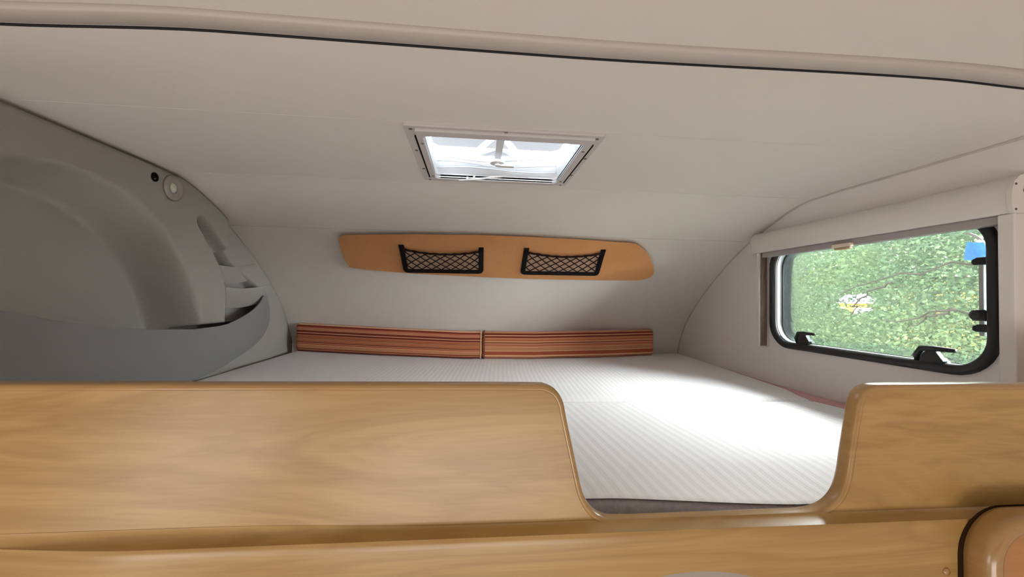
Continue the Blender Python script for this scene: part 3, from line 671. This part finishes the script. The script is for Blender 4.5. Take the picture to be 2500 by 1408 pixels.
for k in (.20, .36):
    q = a*(1-k)+b_*k; mb = MB(); mb.disc(q, (0, -.2, 1), .0028, .008, 10); mb.build('peg', M['white'], o)

# ------------------------------------------------------------------ wooden bed front
BY = .520
bd = thing('bed_front_board', (.1, BY, -.42), 'wide maple bed-front board with a rounded climbing notch', 'bed board')
notch = [(0, 938), (1000, 938), (1300, 939), (1335, 942), (1362, 957), (1378, 985), (1385, 1020), (1402, 1100), (1418, 1175), (1428, 1212), (1446, 1244), (1475, 1266), (1520, 1273), (1700, 1267), (1900, 1259), (1985, 1254), (2030, 1238), (2058, 1208), (2072, 1165), (2080, 1110), (2092, 1035), (2101, 985), (2113, 958), (2135, 944), (2165, 940), (2250, 939), (2500, 938)]
NP = np.array([at(x, y, 'y', BY-.003)[[0, 2]] for x, y in notch]); NP = np.r_[[(-.825, NP[0, 1])], NP, [(1.07, NP[-1, 1])]]
NP = catmull(NP, 8); NP = resample(NP, 420)
zlow = -.292
xs_ = NP[:, 0]
b = MB(); n = len(NP); inner = []
Tn = np.gradient(NP, axis=0); Tn /= np.linalg.norm(Tn, axis=1)[:, None]; Nn = np.stack([-Tn[:, 1], Tn[:, 0]], 1)   # outward (up / into the notch)
loop = NP-Nn*.0074
loop = [tuple(p) for p in loop] + [(1.07, zlow-.01), (-.825, zlow-.01)]
bm = bmesh.new(); fr = [bm.verts.new((x, BY, z)) for x, z in loop]; f = bm.faces.new(fr); ext = bmesh.ops.extrude_face_region(bm, geom=[f])
for v in ext['geom']:
    if isinstance(v, bmesh.types.BMVert): v.co.y += .019
bmesh.ops.recalc_face_normals(bm, faces=bm.faces); bmesh.ops.triangulate(bm, faces=[q for q in bm.faces if len(q.verts) > 4])
me = bpy.data.meshes.new('upper_panel'); bm.to_mesh(me); bm.free(); me.materials.append(M['wood']); link('upper_panel', me, bd)
pf = [(-.0078, -.0004), (-.0072, -.0013), (-.0050, -.0013), (-.0022, -.0004), (-.0006, .0020), (.0000, .0050), (.0000, .0150), (-.0010, .0185), (-.0030, .0208), (-.0078, .0212)]
b = MB(); b.sweep([[(NP[i, 0]+Nn[i, 0]*a, BY+y, NP[i, 1]+Nn[i, 1]*a) for a, y in pf] for i in range(n)])
b.build('edge_trim', M['wood2'], bd, smooth=True, autos=60)
# lower fascia: cove and rounded ledge, with an oval hand hole
def ledge(x):
    k = 1-.9*smooth01((-.36-x)/.24); inn = smooth01((x-.10)/.05)*(1-smooth01((x-.53)/.05))
    z0 = -.274-.0075*smooth01((x+.30)/.3); yl = BY-.021*k
    return z0, yl
hx0, hx1, hz, hb, ha = .176, .400, -.379, .041, .112
def fprof(x, zend, zstart=None):
    z0, yl = ledge(x); P_ = []
    if zstart is None:
        for k in np.linspace(0, 1, 9):
            a = k*math.pi/2; P_.append((BY-.0005-(BY-yl)*(1-math.cos(a))**.9*.93, z0+(-.2868-z0)*math.sin(a)))
        P_ += [(yl, -.2885), (yl-.001, -.292), (yl-.0012, -.298)]; zs = -.306
    else: zs = zstart
    for k in np.linspace(0, 1, 8): P_.append((yl-.0012, zs+(zend-zs)*k))
    return [(x, y, z) for y, z in P_]
b = MB()
def block(xs, ze, zs=None): b.sweep([fprof(x, ze(x), zs(x) if zs else None) for x in xs], closed_prof=False, caps=False)
full = lambda x: -.50
el = lambda x: hb*math.sqrt(max(0, 1-((x-(hx0+hx1)/2)/ha)**2))
block(np.linspace(-.825, hx0, 70), full); block(np.linspace(hx1, 1.07, 50), full)
mid = (hx0+hx1)/2 - ha*np.cos(np.linspace(0, math.pi, 49))
block(mid, lambda x: hz+el(x)); block(mid, full, lambda x: hz-el(x))
bm = bmesh.new(); me = bpy.data.meshes.new('fascia'); me.from_pydata(b.v, [], b.f); bm.from_mesh(me); bmesh.ops.remove_doubles(bm, verts=bm.verts, dist=1e-5)
bm.to_mesh(me); bm.free(); me.materials.append(M['wood']); me.polygons.foreach_set('use_smooth', [True]*len(me.polygons))
o = link('fascia', me, bd); m_ = o.modifiers.new('s', 'SOLIDIFY'); m_.thickness = .012; m_.offset = -1; o.modifiers.new('e', 'EDGE_SPLIT').split_angle = math.radians(50)
mb = MB(); el_ = [((hx0+hx1)/2+(ha+.012)*math.cos(2*math.pi*k/40), hz+(hb+.012)*math.sin(2*math.pi*k/40)) for k in range(40)]
mb.add([(x, BY-.0085, z) for x, z in el_]+[(x, BY-.004, z) for x, z in el_], [tuple(range(40)), tuple(range(40, 80))[::-1]]+[(k, (k+1) % 40, 40+(k+1) % 40, 40+k) for k in range(40)])
mb.build('recess_plate', plain('mauve_grey_plastic', (.40, .34, .31), .55), bd)['label'] = 'mauve-grey plate behind the oval cut-out'
p = at(2310, 1395, 'y', BY-.0225); mb = MB(); mb.sweep([[(p[0]+r*math.cos(k*math.pi/10), BY-.0222-h, p[2]+r*math.sin(k*math.pi/10)) for r, h in ((.0052, -.001), (.0052, .001), (.0042, .0022), (.0002, .0026))] for k in range(20)], closed_path=True, closed_prof=False)
mb.build('screw_cap', M['wood2'], bd, smooth=True)
# rounded cabinet door below the board
p = at(2398, 1390, 'y', BY-.045); q = at(2500, 1252, 'y', BY-.045); cx0, cz1 = p[0], q[2]-.001
cd = thing('cabinet_door', (cx0+.15, BY-.03, -.62), 'rounded wooden cabinet door with a thick bullnose frame and orange inset', 'cabinet door')
R_ = .062; lA = rrect(cx0, cx0+.32, -.64, cz1, R_, 14); wdt = .026; lB = rrect(cx0+wdt, cx0+.32-wdt, -.64+wdt, cz1-wdt, R_-wdt, 14)
def lerp(i, t): return (lA[i][0]*(1-t)+lB[i][0]*t, lA[i][1]*(1-t)+lB[i][1]*t)
mb = MB(); mb.sweep([[(lerp(i, t)[0], BY-.0235-h, lerp(i, t)[1]) for t, h in ((.06, 0), (0, .006), (0, .020), (.08, .026), (.25, .0305), (.5, .032), (.75, .030), (.92, .025), (1, .018), (1, 0))] for i in range(len(lA))], closed_path=True)
mb.build('door_frame', M['wood2'], cd, smooth=True, autos=50)
lC = rrect(cx0-.0055, cx0+.3205, -.6405, cz1+.0004, R_+.002, 14); mb = MB(); ring(mb, lC, lB, .0225, .0232, lambda u, v, d: (u, BY-d, v)); mb.build('gap_shade_ring', plain('gap_shade', (.03, .012, .005), .8, spec=.1), cd)  # dark ring drawn as the shade in the gap beside the door
mb = MB(); n = len(lB); mb.add([(u, BY-.0235-.014, v) for u, v in lB]+[(u, BY-.0235, v) for u, v in lB], [tuple(range(n)), tuple(range(n, 2*n))[::-1]]+[(i, (i+1) % n, n+(i+1) % n, n+i) for i in range(n)])
mb.build('inset_panel', M['orange'], cd)

# ------------------------------------------------------------------ outside: ground, trees
mb = MB(); mb.grid(lambda u, v: (1.3+28*u, -14+34*v, -2.5+.1*math.sin(9*u+4*v)), 20, 20)
tag(mb.build('ground', M['grass'], smooth=True), 'grassy ground outside below the trees', 'ground', kind='structure')
def leaf_cloud(n, cen, rad, size, mat, parent, shell=.55, keep=None):
    d = rng.normal(size=(n, 3)); d /= np.linalg.norm(d, axis=1)[:, None]
    r = shell+(1-shell)*rng.random(n)**.6
    c = np.array(cen)+d*r[:, None]*np.array(rad)
    if keep is not None: c = c[keep(c)]
    n = len(c)
    a = rng.normal(size=(n, 3)); a[:, 2] *= .6; a /= np.linalg.norm(a, axis=1)[:, None]
    g = rng.normal(size=(n, 3)); g[:, 2] += 1.0; b = np.cross(a, g); b /= np.linalg.norm(b, axis=1)[:, None]; nn = np.cross(a, b)
    s = size*(.6+.8*rng.random(n))[:, None]
    V = np.stack([c-a*s*.5, c-a*s*.05+b*s*.30+nn*s*.06, c+a*s*.5, c-a*s*.05-b*s*.30+nn*s*.06], 1).reshape(-1, 3)
    me = bpy.data.meshes.new('foliage'); me.vertices.add(4*n); me.vertices.foreach_set('co', V.ravel())
    me.loops.add(4*n); me.loops.foreach_set('vertex_index', np.arange(4*n)); me.polygons.add(n); me.polygons.foreach_set('loop_start', np.arange(0, 4*n, 4))
    me.update(calc_edges=True)
    at_ = me.attributes.new('leaf', 'FLOAT', 'POINT'); at_.data.foreach_set('value', np.repeat(rng.random(n), 4))
    me.materials.append(mat); o = link('foliage', me, parent); o['kind'] = 'stuff'; return o
def tree(name, label, base, h, cen, rad, nleaf, size, mat, branches, keep=None):
    t = thing(name, base, label, 'tree')
    b = MB(); bx, by, bz = base
    b.tube([(bx, by, bz), (bx+.05, by+.04, bz+h*.3), (bx-.03, by, bz+h*.65), (cen[0], cen[1], cen[2]+rad[2]*.5)], [.13, .11, .08, .03], 10); b.build('trunk', M['bark'], t, smooth=True)
    for pts, r in branches:
        q = MB(); P_ = resample(catmull(pts, 6), 14); P_[1:-1] += rng.normal(size=(12, 3))*.012; q.tube(P_, np.linspace(r, r*.3, 14), 6); q.build('branch', M['bark'], t, smooth=True)
    leaf_cloud(nleaf, cen, rad, size, mat, t, keep=keep)
def gap(c):
    """openings between the boughs, seen from the bed as bright patches"""
    u, v = c[:, 1]/c[:, 0], c[:, 2]/c[:, 0]
    th = np.arctan2((v-.005)/.026, (u-.985)/.055); wob = 1+.22*np.sin(3*th+1)+.18*np.sin(7*th)
    k = (((u-.985)/.055)**2+((v-.005)/.026)**2 > wob) & (((u-.700)/.028)**2+((v-.125)/.020)**2 > 1)
    return k | (rng.random(len(c)) < .05)
tree('leafy_tree', 'bright green leafy tree close outside the window, toward its near end', (3.7, 2.0, -2.5), 4.0, (3.6, 2.3, -.3), (1.3, 1.7, 1.5), 230000, .0225, M['leafA'],
     [([at(2050, 720, 'x', 2.27), at(2110, 690, 'x', 2.27), at(2200, 668, 'x', 2.27), at(2330, 640, 'x', 2.27), (3.3, 1.9, .3)][::-1], .0085),
      ([at(2150, 780, 'x', 2.27), at(2240, 770, 'x', 2.27), at(2330, 757, 'x', 2.27), (3.2, 1.9, -.1)][::-1], .0085),
      ([at(2215, 800, 'x', 2.27), at(2270, 775, 'x', 2.27), at(2330, 757, 'x', 2.27)][::-1], .0065),
      ([at(2040, 790, 'x', 2.27), at(2075, 765, 'x', 2.27), at(2120, 715, 'x', 2.27), at(2180, 690, 'x', 2.27)][::-1], .0065)], gap)
tree('leafy_tree', 'duller blue-green leafy tree outside the far end of the window', (4.4, 6.1, -2.5), 4.2, (4.3, 6.05, -.2), (1.5, 2.0, 1.8), 70000, .042, M['leafB'],
     [], gap)
tree('tall_tree', 'taller pale tree standing behind the other two outside', (8.0, 6.5, -2.5), 6.0, (8.0, 6.5, .3), (1.9, 5.2, 2.6), 90000, .08, M['leafA'], [], gap)
# things glimpsed through the leaves
c = at(2400, 607, 'x', 2.2)
q = MB(); q.grid(lambda u, v: (c[0]+.012*math.sin(9*u+2*v), c[1]-.06+.12*u, c[2]+.04-.08*v-.012*math.sin(3*u)), 16, 12)
bt = thing('blue_cloth', c, 'small bright blue cloth hanging among the leaves at the window corner', 'cloth')
q.build('cloth_sheet', plain('blue_cloth', (.0035, .020, .056), .9, spec=0, var=.2, scale=20), bt, smooth=True, recalc=False, solid=.004)
q = MB(); q.tube([c+np.array([0, -.16, .035]), c+np.array([.0, .0, .040]), c+np.array([.25, .25, .12])], [.006, .005, .004], 6); q.build('hanging_twig', M['bark'], bt, smooth=True)
c = at(2075, 738, 'x', 13.0); hx, hy = c[0], c[1]
hs = thing('house', (hx+3, hy, -2.5), 'pale yellow and white house glimpsed through the gap in the leaves', 'house')
q = MB(); q.box(hx, hx+6, hy-1.2, hy+1.2, -2.5, .95); q.build('wall', plain('yellow_render', (.17, .115, .024), .9, spec=0, var=.1, scale=5), hs)
q = MB(); q.box(hx-.06, hx+.1, hy-1.25, hy+1.25, .05, .95); q.build('white_band', plain('white_render', (.19, .19, .2), .9, spec=0), hs)
q = MB(); q.add([(hx-.4, hy-1.5, .95), (hx-.4, hy+1.5, .95), (hx+3, hy-1.5, 2.6), (hx+3, hy+1.5, 2.6), (hx+6.4, hy-1.5, .95), (hx+6.4, hy+1.5, .95)], [(0, 1, 3, 2), (2, 3, 5, 4), (0, 2, 4), (1, 5, 3), (0, 4, 5, 1)]); q.build('roof', M['brown'], hs)
for k in (-.6, .6):
    q = MB(); q.box(hx-.05, hx+.05, hy+k-.4, hy+k+.4, -1.2, -.1); o = q.build('window', M['white'], hs)
    q = MB(); q.box(hx-.07, hx-.04, hy+k-.33, hy+k+.33, -1.12, -.18); q.build('pane', M['black'], o)
